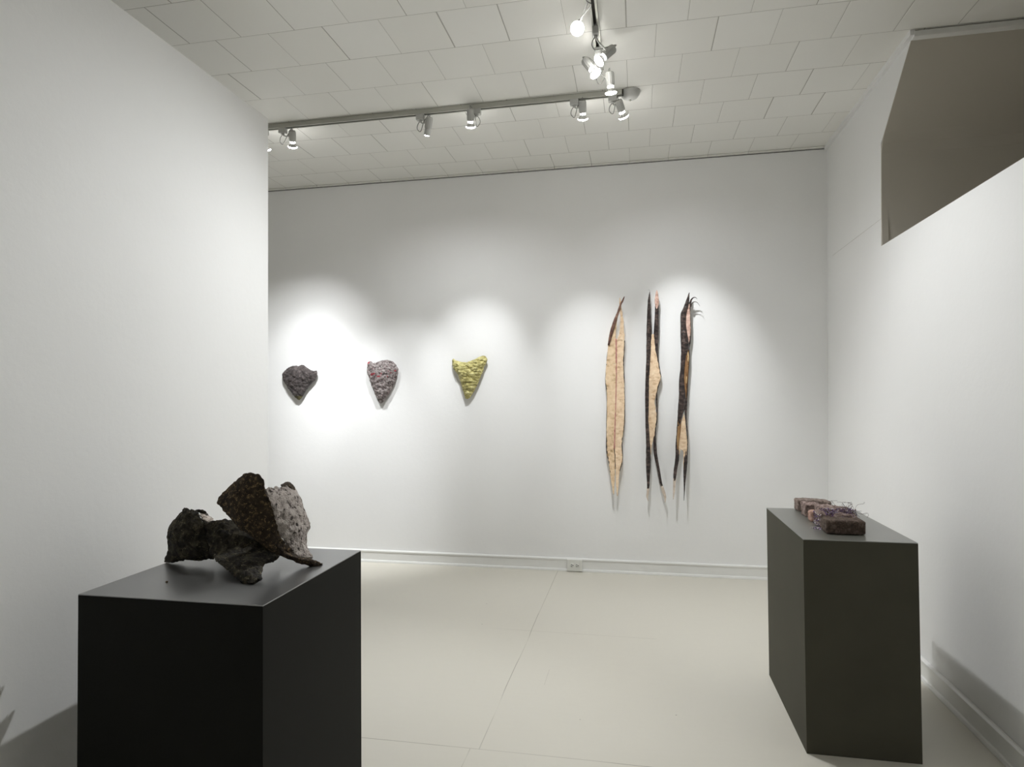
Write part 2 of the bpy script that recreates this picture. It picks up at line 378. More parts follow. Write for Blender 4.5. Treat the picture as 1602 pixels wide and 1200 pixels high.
def base_profile(t):  # (out from the wall, height)
    return [(0, 0), (.026, 0), (.026, .006), (.022, .016), (.016, .019), (.014, .019), (.014, .082), (.019, .085), (.019, .094), (.010, .100), (0, .100)]
def baseboard(name, p0, p1, nrm, gap=None):
    bm = bmesh.new(); p0 = Vector(p0); p1 = Vector(p1); d = p1-p0; nrm = Vector(nrm)
    segs = [(0, 1)] if not gap else [(0, gap[0]), (gap[1], 1)]
    for t0, t1 in segs:
        A = p0+d*t0; pts = [A + nrm*o + Vector((0, 0, z)) for o, z in base_profile(0)]
        prism(bm, pts, d*(t1-t0))
    return struct(link(name, bm, M_trim))
x0b, x1b = LX, RX(BY, 0)-.0
ox0, ox1 = -.542, -.424
baseboard('baseboard_back', (x0b, BY, 0), (x1b, BY, 0), (0, -1, 0))
baseboard('baseboard_right', (RX(FY, 0), FY, 0), (RX(BY-.02, 0), BY-.02, 0), (-1, 0, 0))

# faint hairline plaster seam on the right wall, level with the filler
bm = bmesh.new()
q0, q1 = rp(3.93, 2.37), rp(4.86, 2.362)
prism(bm, [q0+Vector((-.0008, 0, 0)), q1+Vector((-.0008, 0, 0)), q1+Vector((-.0008, 0, .0022)), q0+Vector((-.0008, 0, .0022))], (.001, 0, 0))
struct(link('trim_6', bm, plain('seam_filler', (.60, .59, .56), .7)))

# ------------------------------------------------------------------ electrical outlet in the skirting
t = empty('electrical_outlet', ((ox0+ox1)/2, BY-.02, 0)); tag(t, 'white double electrical outlet set sideways in the back skirting board', 'outlet')
bm = bmesh.new(); box(bm, ox0, ox1, BY-.042, BY-.0265, .006, .096, .003); link('cover_plate', bm, M_plate, t)
for xc in (ox0+.040, ox0+.080):
    bm = bmesh.new(); lathe(bm, Vector((xc, BY-.0415, .052)), Vector((0, -1, 0)), [(0, .0165), (.0022, .0165), (.003, .015)], 20)
    rec = link('receptacle', bm, M_plate, t)
    bm = bmesh.new()
    for dz in (-.0065, .0065): box(bm, xc-.007, xc+.001, BY-.0456, BY-.0444, .052+dz-.0022, .052+dz+.0022)
    lathe(bm, Vector((xc+.008, BY-.0444, .052)), Vector((0, -1, 0)), [(0, .0038), (.0012, .0038)], 10)
    link('socket_slot', bm, M_hole, rec)

# ------------------------------------------------------------------ tracks
TY, TX = 3.80, -.172
def track(name, p0, p1, label):
    p0 = Vector(p0); p1 = Vector(p1); d = (p1-p0).normalized(); s = d.cross(Vector((0, 0, 1)))
    t = empty(name, (p0+p1)/2); tag(t, label, 'lighting track', 'ceiling lighting tracks')
    def pr(pts, mt, nm):
        bm = bmesh.new(); prism(bm, [p0 + s*a + Vector((0, 0, z)) for a, z in pts], p1-p0); return link(nm, bm, mt, t)
    # channel with two lips; dark slot inside
    pr([(-.0175, 0), (.0175, 0), (.0175, -.030), (.0075, -.030), (.0075, -.026), (.0135, -.026), (.0135, -.006), (-.0135, -.006), (-.0135, -.026), (-.0075, -.026), (-.0075, -.030), (-.0175, -.030)], M_track, 'rail')
    pr([(-.0134, -.0062), (.0134, -.0062), (.0134, -.009), (-.0134, -.009)], M_slot, 'slot_liner')
    for e, sg in ((p0, -1), (p1, 1)):
        bm = bmesh.new(); c = e + d*sg*.003; pts = [c + s*a + Vector((0, 0, z)) for a, z in ((-.0185, 0), (.0185, 0), (.0185, -.031), (-.0185, -.031))]
        prism(bm, pts, d*.006*sg); link('end_cap', bm, M_slot, t)
    return t
track('lighting_track', (-3.3, TY, H-.002), (-.06, TY, H-.002), 'long silver lighting track running across the ceiling parallel to the back wall')
track('lighting_track', (TX, .3, H-.002), (TX, 3.47, H-.002), 'silver lighting track running from above the viewer towards the back wall')
t = empty('ceiling_canopy', (-.028, 3.80, H)); tag(t, 'round white domed electrical canopy on the ceiling at the long track right end', 'canopy')
bm = bmesh.new(); lathe(bm, Vector((-.012, 3.83, H)), Vector((0, 0, -1)), [(0, .060), (.006, .060), (.02, .056), (.036, .044), (.046, .026), (.050, .006)], 32); link('dome', bm, M_fix, t, True)
bm = bmesh.new(); lathe(bm, Vector((-.012, 3.83, H-.049)), Vector((0, 0, -1)), [(0, .007), (.006, .007), (.009, .004)], 16); link('locking_nut', bm, M_track, t)

# ------------------------------------------------------------------ track lamps
def lamp(adapter, top, aim, label, power, spot=52, blend=1.0, along='x', snoot=False, body=.070, color=(.965, .985, 1), lr=.018, side=1, spill=10, sp_size=125, low=None, face_at=None):
    """adapter: (x,y) on the track; top: world point of the head's back end; aim: target"""
    ad = Vector((adapter[0], adapter[1], H-.032)); top = Vector(top); d = (Vector(aim)-top).normalized()
    if face_at is not None: d = (Vector(aim)-Vector(face_at)).normalized(); top = Vector(face_at)-d*(body+.044)
    t = empty('track_spotlight', ad); tag(t, label, 'spotlight', 'track spotlights')
    bm = bmesh.new()
    hx, hy = (.026, .016) if along == 'x' else (.016, .026)
    box(bm, ad.x-hx, ad.x+hx, ad.y-hy, ad.y+hy, ad.z-.034, ad.z+.004, .004)
    lathe(bm, Vector((ad.x, ad.y, ad.z-.034)), Vector((0, 0, -1)), [(0, .010), (.008, .010), (.012, .006)], 16)
    link('track_adapter', bm, M_fix, t)
    u, v = frame(d)
    mid = top + d*body*.55
    # swivel arm
    bm = bmesh.new(); s = (ad+Vector((0, 0, -.044))); hinge = mid + (s-mid).normalized()*.024
    tube(bm, catmull([s, (s+hinge)/2+Vector((0, 0, -.006)), hinge], 5), .0045, 8)
    lathe(bm, hinge-(mid-hinge).normalized()*.004, (mid-hinge), [(0, .007), (.012, .007)], 12)
    link('swivel_arm', bm, M_fix, t)
    # cord loop
    bm = bmesh.new(); w = Vector((side*.022, 0, 0)) if along == 'x' else Vector((side*.018, .012, 0))
    tube(bm, catmull([s+Vector((0, 0, .008)), s-w*.8+Vector((0, 0, -.018)), s-w*.9+Vector((0, 0, -.045)), s+w*.1+Vector((0, 0, -.060)), hinge-w*.2+Vector((0, 0, .012)), top-d*.012+Vector((0, 0, .006)), top+d*.002], 6), .0026, 6)
    link('lamp_cord', bm, M_cord, t)
    # ribbed socket body
    bm = bmesh.new(); r = .0215; pf = [(0, r*.55), (.003, r*.94)]
    k = 0
    z = .006
    lathe(bm, top, d, [(0, r*.6), (.003, r*.95), (.006, r), (body-.004, r), (body, r*.95), (body+.001, r*.7)], 28)
    for k in range(14):
        a = 2*math.pi*k/14; o = (u*math.cos(a)+v*math.sin(a))*(r+.0004)
        tube(bm, [top+d*.008+o, top+d*(body-.006)+o], .0013, 5)
    hd = link('lamp_socket', bm, M_fix, t)
    # bulb: neck, silvered reflector, glowing front glass
    b0 = top + d*body
    if snoot:
        bm = bmesh.new(); lathe(bm, b0, d, [(0, .0185), (.038, .0200), (.040, .0195), (.038, .018), (.004, .0165)], 28, caps=False); link('snoot', bm, M_fix, t)
        bm = bmesh.new(); lathe(bm, b0+d*.028, d, [(.009, .0165), (.014, .0160), (.018, .010)], 24); link('bulb', bm, M_glow, t)
        face = b0+d*.055
    else:
        bm = bmesh.new(); lathe(bm, b0-d*.001, d, [(0, .0150), (.008, .0165), (.013, .0165)], 24, caps=False)
        nk = link('bulb', bm, M_glow2, t)
        bm = bmesh.new(); lathe(bm, b0+d*.012, d, [(0, .0165), (.010, .021), (.019, .0285), (.021, .0300)], 28, caps=False); link('reflector', bm, M_refl, nk)
        bm = bmesh.new(); lathe(bm, b0+d*.033, d, [(0, .0300), (.004, .0305), (.008, .028), (.011, .018), (.012, .006)], 28, caps=True); link('front_glass', bm, M_glow, nk)
        face = b0+d*.052
    ld = bpy.data.lights.new('lamp_beam', 'SPOT'); lo = bpy.data.objects.new('lamp_beam', ld); C.objects.link(lo)
    ld.energy = power; ld.color = color
    sd = bpy.data.lights.new('added_spill', 'SPOT'); so = bpy.data.objects.new('added_spill', sd); C.objects.link(so)  # second light added at the bulb; low can turn it off the head's aim
    sd.energy = spill; sd.color = color; sd.spot_size = math.radians(sp_size); sd.spot_blend = 1; sd.shadow_soft_size = lr
    so.location = face; so.rotation_euler = ((Vector(low)-face) if low else d).to_track_quat('-Z', 'Y').to_euler(); so.parent = t; so.matrix_parent_inverse = t.matrix_basis.inverted()
    ld.color = color; ld.spot_size = math.radians(spot); ld.spot_blend = blend; ld.shadow_soft_size = lr
    lo.location = face; lo.rotation_euler = d.to_track_quat('-Z', 'Y').to_euler()
    lo.parent = t; lo.matrix_parent_inverse = t.matrix_basis.inverted()
    return t
W = BY
def wt(px, py): return ony(px, py, W)
# lamps along the long track, left to right
lamp((-2.42, TY), (-2.425, 3.78, 3.14), wt(535, 720), 'leftmost spotlight on the long track, half hidden by the partition', 64, 44, low=(-2.9, 4.95, 1.0), spill=20, sp_size=70)
lamp((-2.285, TY), ony(457, 204, 3.79), wt(472, 600), 'starry bright spotlight on the long track, just right of the partition edge', 46, 34, low=(-3.0, 4.95, .9), spill=44, sp_size=70)
lamp((-1.325, TY), ony(672, 183, 3.79), wt(600, 690), 'spotlight with a closed snout on the long track, above the second wall sculpture', 56, 40, snoot=True, low=(-1.7, 4.9, .3))
lamp((-.955, TY), ony(736, 170, 3.745), wt(738, 605), 'spotlight on the long track above the yellow wall sculpture, its arm to the right', 56, 38, side=-1, low=(-1.2, 4.9, .4))
lamp((-.345, TY), ony(911, 157, 3.79), wt(925, 590), 'spotlight on the long track directly left of the corner cluster', 34, 36, low=(-1.8, 1.0, .1), spill=145, sp_size=88)  # its spill is an added light sent backwards to brighten partition and plinth
lamp((-.115, TY), ony(967, 156, 3.79), wt(1092, 545), 'spotlight at the right end of the long track, in front of the round canopy', 50, 34, low=(.6, 4.9, .4))
# lamps along the track towards the viewer
lamp((TX, 3.42), (0, 0, 0), (.05, 4.3, 0), 'spotlight hanging between the end of the short track and the long track, pointing down', 36, 90, along='y', face_at=onz(956, 148, 2.995), sp_size=100)
lamp((TX, 3.27), (0, 0, 0), (1.3, 2.95, .80), 'lower of the two glaring round spotlights at the end of the near track', 38, 96, along='y', face_at=onz(933, 117, 3.045), spill=16)
lamp((TX, 3.08), (0, 0, 0), (-1.86, 2.75, 1.5), 'upper of the two glaring round spotlights at the end of the near track', 8, 42, along='y', face_at=onz(935, 97, 3.065), spill=16, low=(.3, .6, 0), sp_size=76)
lamp((TX, 2.72), (0, 0, 0), (-.3, -.8, .5), 'largest glaring spotlight on the near track, nearest the top of the photo', 40, 56, along='y', face_at=onz(903, 45, 3.02), spill=1.5)

# ------------------------------------------------------------------ plinths
def plinth(name, x0, x1, y0, y1, mat, mtop, label):
    t = empty(name, ((x0+x1)/2, (y0+y1)/2, 0)); tag(t, label, 'plinth', 'painted gallery plinths')
    bm = bmesh.new(); box(bm, x0, x1, y0, y1, 0, PH-.0035, .0); link('body', bm, mat, t)
    bm = bmesh.new(); box(bm, x0, x1, y0, y1, PH-.0030, PH, .0008); link('top_panel', bm, mtop, t)
plinth('plinth', -1.575, -.990, 1.548, 2.165, M_pl1, M_pl1t, 'black plinth at the left holding the folded crusty sculptures')
plinth('plinth', .6262, 1.0262, 2.608, 3.300, M_pl2, M_pl2t, 'charcoal plinth at the right by the wall holding a row of bricks')

# ------------------------------------------------------------------ hollow wall sculptures shaped like teeth
def tooth(name, outline, org, base_off, dome, mat, label, wr=(26, .010), ridge=None, mats2=None, seed=1, zs=1.0):
    pts = [wt(*org)] ; cen = ony(org[0], org[1], W)
    rim = [ony(px, py, W-base_off) for px, py in outline]
    # dense closed outline
    cl = catmull(rim+[rim[0]], 7)[:-1]; n = len(cl); cen = ony(org[0], org[1], W-base_off)
    t = empty(name, (cen.x, W, cen.z)); tag(t, label, 'wall sculpture', 'small hollow wall sculptures')
    bm = bmesh.new(); R = 46; rings = []
    for k in range(R+1):
        f = k/R; ring = []
        for q in cl:
            p = cen + (q-cen)*f
            hgt = dome*(1-f**2.6)**.8
            hgt += (ridge(p-cen) if ridge else 0)*(1-f**3)
            hgt += wr[1]*fbm(Vector((p.x, 0, p.z*zs)), wr[0], seed)*(1-.5*f**8)
            ed = (1+.03*nz(q, 60, seed)) if f > .9 else 1
            p = cen+(p-cen)*ed
            ring.append(bm.verts.new((p.x, p.y-hgt, p.z)) if k else None)
            if k == 0: break
        rings.append(ring)
    c0 = bm.verts.new((cen.x, cen.y-dome-wr[1]*fbm(Vector((cen.x, 0, cen.z*zs)), wr[0], seed), cen.z))
    for j in range(n): bm.faces.new((c0, rings[1][(j+1) % n], rings[1][j]))
    for a, b in zip(rings[1:], rings[2:]):
        for j in range(n): bm.faces.new((a[j], a[(j+1) % n], b[(j+1) % n], b[j]))
    bmesh.ops.recalc_face_normals(bm, faces=bm.faces)
    zmin = min(v.co.z for v in bm.verts); zmax = max(v.co.z for v in bm.verts)
    if mats2:
        for f in bm.faces:
            c = f.calc_center_median()
            if mats2[1](c, zmin, zmax): f.material_index = 1
    o = link('shell', bm, [mat]+([mats2[0]] if mats2 else []), t, True)
    md = o.modifiers.new('thickness', 'SOLIDIFY'); md.thickness = .008; md.offset = -1
    bm = bmesh.new(); lathe(bm, Vector((cen.x, W, cen.z+.03)), Vector((0, -1, 0)), [(0, .012), (.004, .012), (.005, .005), (base_off+dome*.9, .005)], 12); link('hanging_peg', bm, M_fix, t)
    return t
def S(pts, sc, ox, oy): return [(ox+x/sc, oy+y/sc) for x, y in pts]
o1 = S([(90,190),(108,168),(130,150),(155,138),(180,135),(198,138),(215,130),(235,134),(250,145),(270,158),(290,168),(305,170),(318,168),(323,185),(318,210),(300,238),(285,250),(275,262),(265,275),(250,295),(238,315),(222,342),(208,358),(198,363),(185,352),(160,325),(145,305),(130,285),(112,258),(97,232),(90,210)], 4.216, 420, 540)
o2 = S([(115,150),(122,128),(140,118),(152,124),(160,138),(185,137),(210,134),(235,122),(260,116),(290,110),(320,103),(350,106),(370,112),(392,122),(410,136),(430,158),(440,175),(450,195),(452,215),(448,240),(445,262),(438,290),(430,320),(415,355),(400,388),(380,425),(360,460),(335,500),(310,540),(295,562),(285,574),(265,580),(248,568),(235,550),(215,510),(200,470),(182,430),(165,390),(150,345),(140,305),(125,270),(115,235),(120,205),(116,180)], 7.282, 560, 550)
o3 = S([(1085,92),(1098,101),(1110,108),(1135,117),(1160,124),(1195,130),(1230,133),(1260,126),(1290,115),(1320,103),(1350,90),(1378,76),(1400,65),(1430,58),(1448,62),(1458,72),(1465,98),(1460,120),(1450,140),(1436,160),(1425,182),(1422,205),(1420,218),(1405,250),(1392,285),(1380,312),(1366,345),(1350,380),(1335,410),(1320,440),(1305,466),(1290,490),(1270,520),(1250,535),(1232,525),(1222,495),(1215,470),(1205,435),(1195,400),(1180,350),(1165,300),(1148,262),(1130,232),(1110,208),(1095,188),(1088,160),(1086,125)], 7.282, 560, 550)
tooth('wall_sculpture', o1, (467, 592), .028, .050, M_t1, 'charcoal wrinkled wedge shaped wall sculpture, leftmost of the three small ones', (36, .009), lambda d: .008*math.cos(d.x*40)*max(0, min(1, d.z*10+.6)), (M_t1tip, lambda c, a, b: c.z < a+.035), 1)
tooth('wall_sculpture', o2, (598, 592), .026, .048, M_t2, 'lumpy grey wedge shaped wall sculpture with red flecks, middle of the three small ones', (44, .010), None, (M_t2red, lambda c, a, b: (c.z > b-.028 and c.x < -2.18) or (nz(c, 45, 9) > .42 and b-.14 < c.z < b-.08)), 2)
tooth('wall_sculpture', o3, (733, 588), .030, .042, M_gold, 'yellow gold crinkled tooth shaped wall sculpture with two horned corners', (30, .010), lambda d: -.004*math.cos((d.z+abs(d.x)*.5)*110), None, 3, 2.4)

# ------------------------------------------------------------------ long hanging hides
def ribbon(bm, rows, off, thick, mi, roll=0.0, cols=10, ragged=.0, seed=0, n=5, curl=0):
    """rows: (py, x_left, x_right) in the photo frame laid on the wall plane, standing off(py) from the wall.
    Builds a closed lens / tube section. roll: extra roundness in the middle"""
    P = []
    for py, a, b in rows:
        P.append(Vector((a, b, py)))
    P = catmull(P, n) if len(P) > 2 else P
    sec = []
    for q in P:
        a, b, py = q
        o_ = off(py)
        A = ony(a, py, W-o_); B = ony(b, py, W-o_)
        A.x += ragged*nz((a, py*.8, 0), .35, seed); B.x += ragged*nz((b+50, py*.8, 0), .35, seed+3)
        if B.x-A.x < .0012: m_ = (A.x+B.x)/2; A.x = m_-.0006; B.x = m_+.0006
        w = B.x-A.x; ring = []
        for k in range(cols+1):   # front
            f = k/cols; bul = roll*w*math.sqrt(max(0, 1-(2*f-1)**2))
            c_ = curl*w*(abs(2*f-1)**2)
            p = A.lerp(B, f); wr = .005*fbm(Vector((p.x, p.y, p.z*1.4)), 42, seed)*min(1, w/.03)
            ring.append(Vector((p.x, p.y-bul-c_-thick/2-wr, p.z)))
        for k in range(cols, -1, -1):
            f = k/cols; bul = roll*w*math.sqrt(max(0, 1-(2*f-1)**2))*(-.35 if roll > .3 else .8); c_ = curl*w*(abs(2*f-1)**2)
            p = A.lerp(B, f); wr = .005*fbm(Vector((p.x, p.y, p.z*1.4)), 42, seed)*min(1, w/.03)
            ring.append(Vector((p.x, p.y-bul-c_+thick/2-wr, p.z)))
        sec.append([bm.verts.new(v) for v in ring])
    fs = []; m = len(sec[0])
    for a, b in zip(sec, sec[1:]):
        for k in range(m): fs.append(bm.faces.new((a[k], a[(k+1) % m], b[(k+1) % m], b[k])))
    fs.append(bm.faces.new(sec[0])); fs.append(bm.faces.new(sec[-1][::-1]))
    for f in fs: f.material_index = mi; f.smooth = True
    bmesh.ops.recalc_face_normals(bm, faces=fs)
def interp(tab):
    def f(x):
        if x <= tab[0][0]: return tab[0][1]
        for (a, va), (b, vb) in zip(tab, tab[1:]):
            if x <= b: return va+(vb-va)*(x-a)/(b-a)
        return tab[-1][1]
    return f
def hide(label, cx, cy, parts):
    c = wt(cx, cy); t = empty('hanging_hide', (c.x, W, c.z)); tag(t, label, 'wall sculpture', 'long split hides on the back wall')
    for nm, mats, fn in parts:
        bm = bmesh.new(); fn(bm); link(nm, bm, mats, t, False)
    # two hanging pins
    for z_, o_ in ((c.z+.25, .05), (c.z-.25, .03)):
        bm = bmesh.new(); lathe(bm, Vector((c.x, W, z_)), Vector((0, -1, 0)), [(0, .006), (.002, .006), (.003, .0025), (o_, .0025)], 10); link('hanging_pin', bm, M_fix, t)
    return t
# first: flat tan
f1 = interp([(460, .085), (500, .065), (540, .045), (620, .035), (700, .045), (740, .07), (785, .105)])
def h1_left(bm):
    ribbon(bm, [(497,962.4,966),(508,959.6,964.6),(520,955.6,963.2),(533,952,963.5),(551,950.5,963.7),(575,948,963.9),(593,947.3,964),(606,948.8,964),(620,949.5,963.5),(644,949.6,962.9),(672,949,962),(690,949.2,961.3),(702,949.6,960.8),(708,949,961.2),(723,952.6,961.9),(739,954.5,962),(758,957,961.2),(774,959.6,960.2)], f1, .005, 0, .03, 14, .004, 1, curl=.10)
def h1_right(bm):
    ribbon(bm, [(466,969.2,970.6),(477.5,968.8,972),(495.5,970.3,974.5),(511,970,976),(522,968.6,976.7),(530,966,977.2),(535,963.8,976.8),(551,963.7,975.6),(567,963.9,975),(587,964,976),(620,963.5,977),(643,962.9,977),(669,962,975.8),(690,961.3,973),(702,961.6,972.4),(718,963.1,974),(737,963.3,969.5),(760,963.8,967.6),(776,965.5,966.3)], f1, .005, 0, .03, 14, .004, 2, curl=.10)
def h1_horn(bm):
    ribbon(bm, [(464,976.2,977.3),(470,972.8,975.6),(477,969.2,972.4),(489.5,964.8,968.6),(500,960.2,965.4),(515,955.2,960.5),(527,952.6,957),(540,950.6,953.4)], lambda y: f1(y)+.012, .006, 0, .3, 8, .001, 4)
def h1_seam(bm):
    ribbon(bm, [(530,962.4,964.8),(545,962.9,965.2),(570,963.2,965),(600,963.3,964.8),(640,962.2,963.8),(680,960.8,962.6),(702,960.2,962.2)], lambda y: f1(y)+.008, .004, 0, .3, 5, .001, 5)
def h1_edge(bm):
    ribbon(bm, [(533,976.4,977.8),(567,974.8,976),(590,975.6,976.9),(643,976.4,977.8),(669,975.2,976.6),(690,972.6,973.8),(718,973.4,974.6),(737,969,970.2)], lambda y: f1(y)+.003, .006, 0, .2, 4, .002, 6)
    ribbon(bm, [(551,950,951),(593,946.8,948.2),(620,948.9,950),(672,948.4,949.6),(706,948.2,950.4),(723,952,953.2),(739,954,955)], lambda y: f1(y)+.003, .006, 0, .2, 4, .002, 7)
    ribbon(bm, [(699,960.6,961.8),(708,960.6,962.8),(720,961.4,963.5),(734,961.9,963.2)], lambda y: f1(y)+.002, .005, 0, .2, 4, .001, 8)
hide('flat peach tan split hide with forked ends, leftmost of the three long ones', 962, 620, [('left_strip', M_tanol, h1_left), ('right_strip', M_tan, h1_right), ('curled_horn', M_bkred, h1_horn), ('seam', M_pink, h1_seam), ('dark_edge', M_bk, h1_edge)])
# second: black roll with a tan panel
f2 = interp([(455, .07), (520, .045), (590, .055), (650, .045), (700, .05), (790, .085)])
def h2_roll(bm):
    ribbon(bm, [(457,1016,1017),(467,1014,1017.7),(489.5,1012.3,1018),(522.5,1011.3,1019.5),(537,1011.2,1018.4),(560,1011,1017.7),(590,1009.8,1016),(620,1009.1,1015.4),(657,1009.5,1014.8),(680,1010.2,1016),(693,1010.6,1017),(712,1010.6,1017.8),(730,1010.6,1018),(752,1012,1016.5),(764,1012.2,1015.8)], lambda y: f2(y), .006, 0, .42, 12, .002, 11)
def h2_tan(bm):
    ribbon(bm, [(523,1017.6,1022.8),(537,1017.4,1024.2),(552.5,1017,1026.4),(572,1016.6,1030.4),(584,1016,1032.8),(590,1015.2,1034),(596,1015,1032),(609.5,1014.6,1028),(620,1014.4,1025.6),(629,1014.2,1024),(642,1014,1026),(655,1014,1027.2),(669.5,1014.8,1025),(680,1015.4,1023.6),(688,1016,1022),(696,1016.6,1019.6),(712,1017,1018.2)], lambda y: f2(y)-.004, .005, 0, .05, 12, .005, 12, curl=.12)
def h2_horn(bm):
    ribbon(bm, [(478,1024.8,1030.8),(484,1024.6,1030.8),(500,1024,1030.7),(522,1022.6,1030.6),(535,1023.8,1029.8),(552,1026,1029.4),(572,1029.8,1031.6),(590,1033.2,1034.8)], lambda y: f2(y)-.006, .005, 0, .35, 10, .001, 13)
    ribbon(bm, [(596,1031.4,1033),(609.5,1027.6,1029.4),(620,1026.2,1028.6),(655,1026.8,1028.6),(669.5,1024.4,1026.6),(680,1023.2,1026.2),(688,1022,1026.4),(700,1022.2,1027.2),(712,1023,1028.4),(730,1027,1031.6),(752,1031,1035.2),(762,1033.6,1037.6)], lambda y: f2(y)-.006, .005, 0, .4, 10, .001, 14)
def h2_tip(bm):
    ribbon(bm, [(454,1027,1028),(460,1025.6,1029.6),(470,1024.2,1030.6),(477,1024.8,1030.4),(484,1027,1028)], lambda y: f2(y)+.004, .004, 0, .15, 8, .001, 15)
def h2_foot(bm):
    ribbon(bm, [(762,1012.1,1015.9),(770,1011.6,1015.4),(777,1011.2,1014),(784,1013.8,1014.6)], f2, .005, 0, .3, 6, .001, 16)
def h2_foot2(bm):
    ribbon(bm, [(760,1033.2,1037.2),(767,1035,1039.8),(775,1037.8,1042),(781,1039.6,1042),(786,1039.8,1040.8)], lambda y: f2(y)-.004, .005, 0, .3, 6, .001, 17)
def h2_hair(bm):
    tube(bm, catmull([ony(1016.5, 458, W-.07), ony(1016.8, 455, W-.07), ony(1015.6, 453.6, W-.075), ony(1013.8, 454, W-.08)], 5), .0013, 5, r1=.0006)
hide('black rolled hide with tan panel bulging right, middle of the three long ones', 1018, 620, [('dark_roll', M_bk, h2_roll), ('tan_panel', M_tan, h2_tan), ('dark_horn', M_bk, h2_horn), ('peach_tip', M_pinktan, h2_tip), ('pale_foot', M_tip, h2_foot), ('pale_foot', M_tip, h2_foot2), ('curled_fibre', M_hair, h2_hair)])
# third: mostly dark
f3 = interp([(458, .08), (490, .055), (560, .045), (650, .045), (700, .055), (740, .08), (790, .12)])
def h3_roll(bm):
    ribbon(bm, [(458,1077.8,1078.8),(471.5,1072.8,1078.2),(482,1068.6,1076),(492,1064.6,1073.8),(507,1064.4,1073),(522.5,1064.5,1075.4),(535,1064.8,1077.8),(545,1065.2,1078.2),(551,1065.4,1075.6),(560,1064.9,1073.6),(575,1064.5,1071.8),(597.5,1062,1071),(620,1062,1073),(638,1060.5,1071.6),(650,1060,1067.4),(666,1059,1064.6),(680,1058.2,1061.4),(693,1057,1061),(715,1056.5,1062.6),(739,1053.6,1058.8),(752,1053.3,1057.2)], f3, .006, 0, .40, 14, .002, 21)
def h3_right(bm):
    ribbon(bm, [(471,1080.2,1082.2),(482,1077.4,1080.6),(495,1078.6,1080.4),(510,1079.4,1081),(524,1080,1081.2),(535,1077.6,1080.6),(545,1076.8,1078.6),(557,1077,1079),(575,1076,1078.2),(593,1074.8,1076.8),(620,1072.6,1075.8),(640,1071,1074.8),(657,1072,1074.4),(679,1074.2,1076),(701,1073,1076.2),(715,1070,1075.8),(723,1069,1075.6),(745,1069.2,1073.4),(767,1069.8,1071.4),(783,1069.6,1070.2)], lambda y: f3(y)-.006, .006, 0, .35, 8, .001, 22)
def h3_pink(bm):
    ribbon(bm, [(473,1078,1080.8),(482,1075.4,1079),(490,1073.8,1079.6),(507,1073,1080.2),(518,1074.4,1080.6),(530,1076,1079),(536,1077,1078)], lambda y: f3(y)+.002, .004, 0, .1, 8, .002, 23)
def h3_brown(bm):
    ribbon(bm, [(548,1074,1077.6),(560,1072,1078.4),(575,1070.6,1077.4),(597,1069.4,1075.8),(615,1070.0,1074.4),(630,1069.6,1071.6)], lambda y: f3(y)+.007, .004, 0, .1, 8, .001, 24)
def h3_gold(bm, k=.010):
    ribbon(bm, [(549,1075.6,1076.4),(560,1075.6,1077.8),(575,1074.6,1076.6),(590,1073.6,1074.8),(600,1073.2,1073.8)], lambda y: f3(y)+k, .003, 0, .15, 5, .001, 25)
def h3_tan(bm):
    ribbon(bm, [(648,1069.2,1070.4),(657,1067,1072),(666,1064.4,1072.6),(680,1061,1073.8),(690,1060.6,1075),(700,1061,1075),(706,1068.4,1074.4),(720,1068.8,1072.6),(735,1069,1071)], lambda y: f3(y)-.001, .004, 0, .06, 10, .003, 26, curl=.1)
    ribbon(bm, [(698,1060.6,1066),(704,1060.8,1064.6),(712,1061.2,1063)], lambda y: f3(y)-.001, .004, 0, .06, 6, .001, 27)
def h3_brown2(bm):
    ribbon(bm, [(650,1062.5,1064),(660,1060.6,1065.4),(675,1059.4,1064.6),(690,1058.8,1062.6),(704,1059.4,1061.4)], lambda y: f3(y)+.010, .004, 0, .1, 8, .001, 29)
def h3_foot(bm):
    ribbon(bm, [(748,1053.2,1058),(759,1053,1056.8),(770,1052.8,1055.6),(781,1052.8,1054)], lambda y: f3(y)+.001, .005, 0, .3, 6, .001, 28)
def h3_curl(bm):
    tube(bm, catmull([ony(1079.5,475,W-.075), ony(1081,470,W-.085), ony(1084.2,466.2,W-.095), ony(1088,465.3,W-.10), ony(1090.8,468,W-.105)], 6), .0085, 8, r1=.0008)
    tube(bm, catmull([ony(1080.5,480,W-.07), ony(1082.5,474.5,W-.08), ony(1086.5,472.2,W-.09), ony(1091,473.5,W-.10), ony(1094.8,479,W-.11)], 6), .0045, 8, r1=.0007)
hide('nearly all dark rolled hide with curling horns on top, rightmost of the three long ones', 1068, 620, [('dark_roll', M_bk, h3_roll), ('dark_flap', M_bk, h3_right), ('pink_lining', M_pinktan, h3_pink), ('brown_lining', M_brown, h3_brown), ('brown_lining', M_brown, h3_brown2), ('gold_lining', M_goldstrip, h3_gold), ('tan_lining', M_tan, h3_tan), ('pale_foot', M_tip, h3_foot), ('curled_horn', M_bk, h3_curl)])

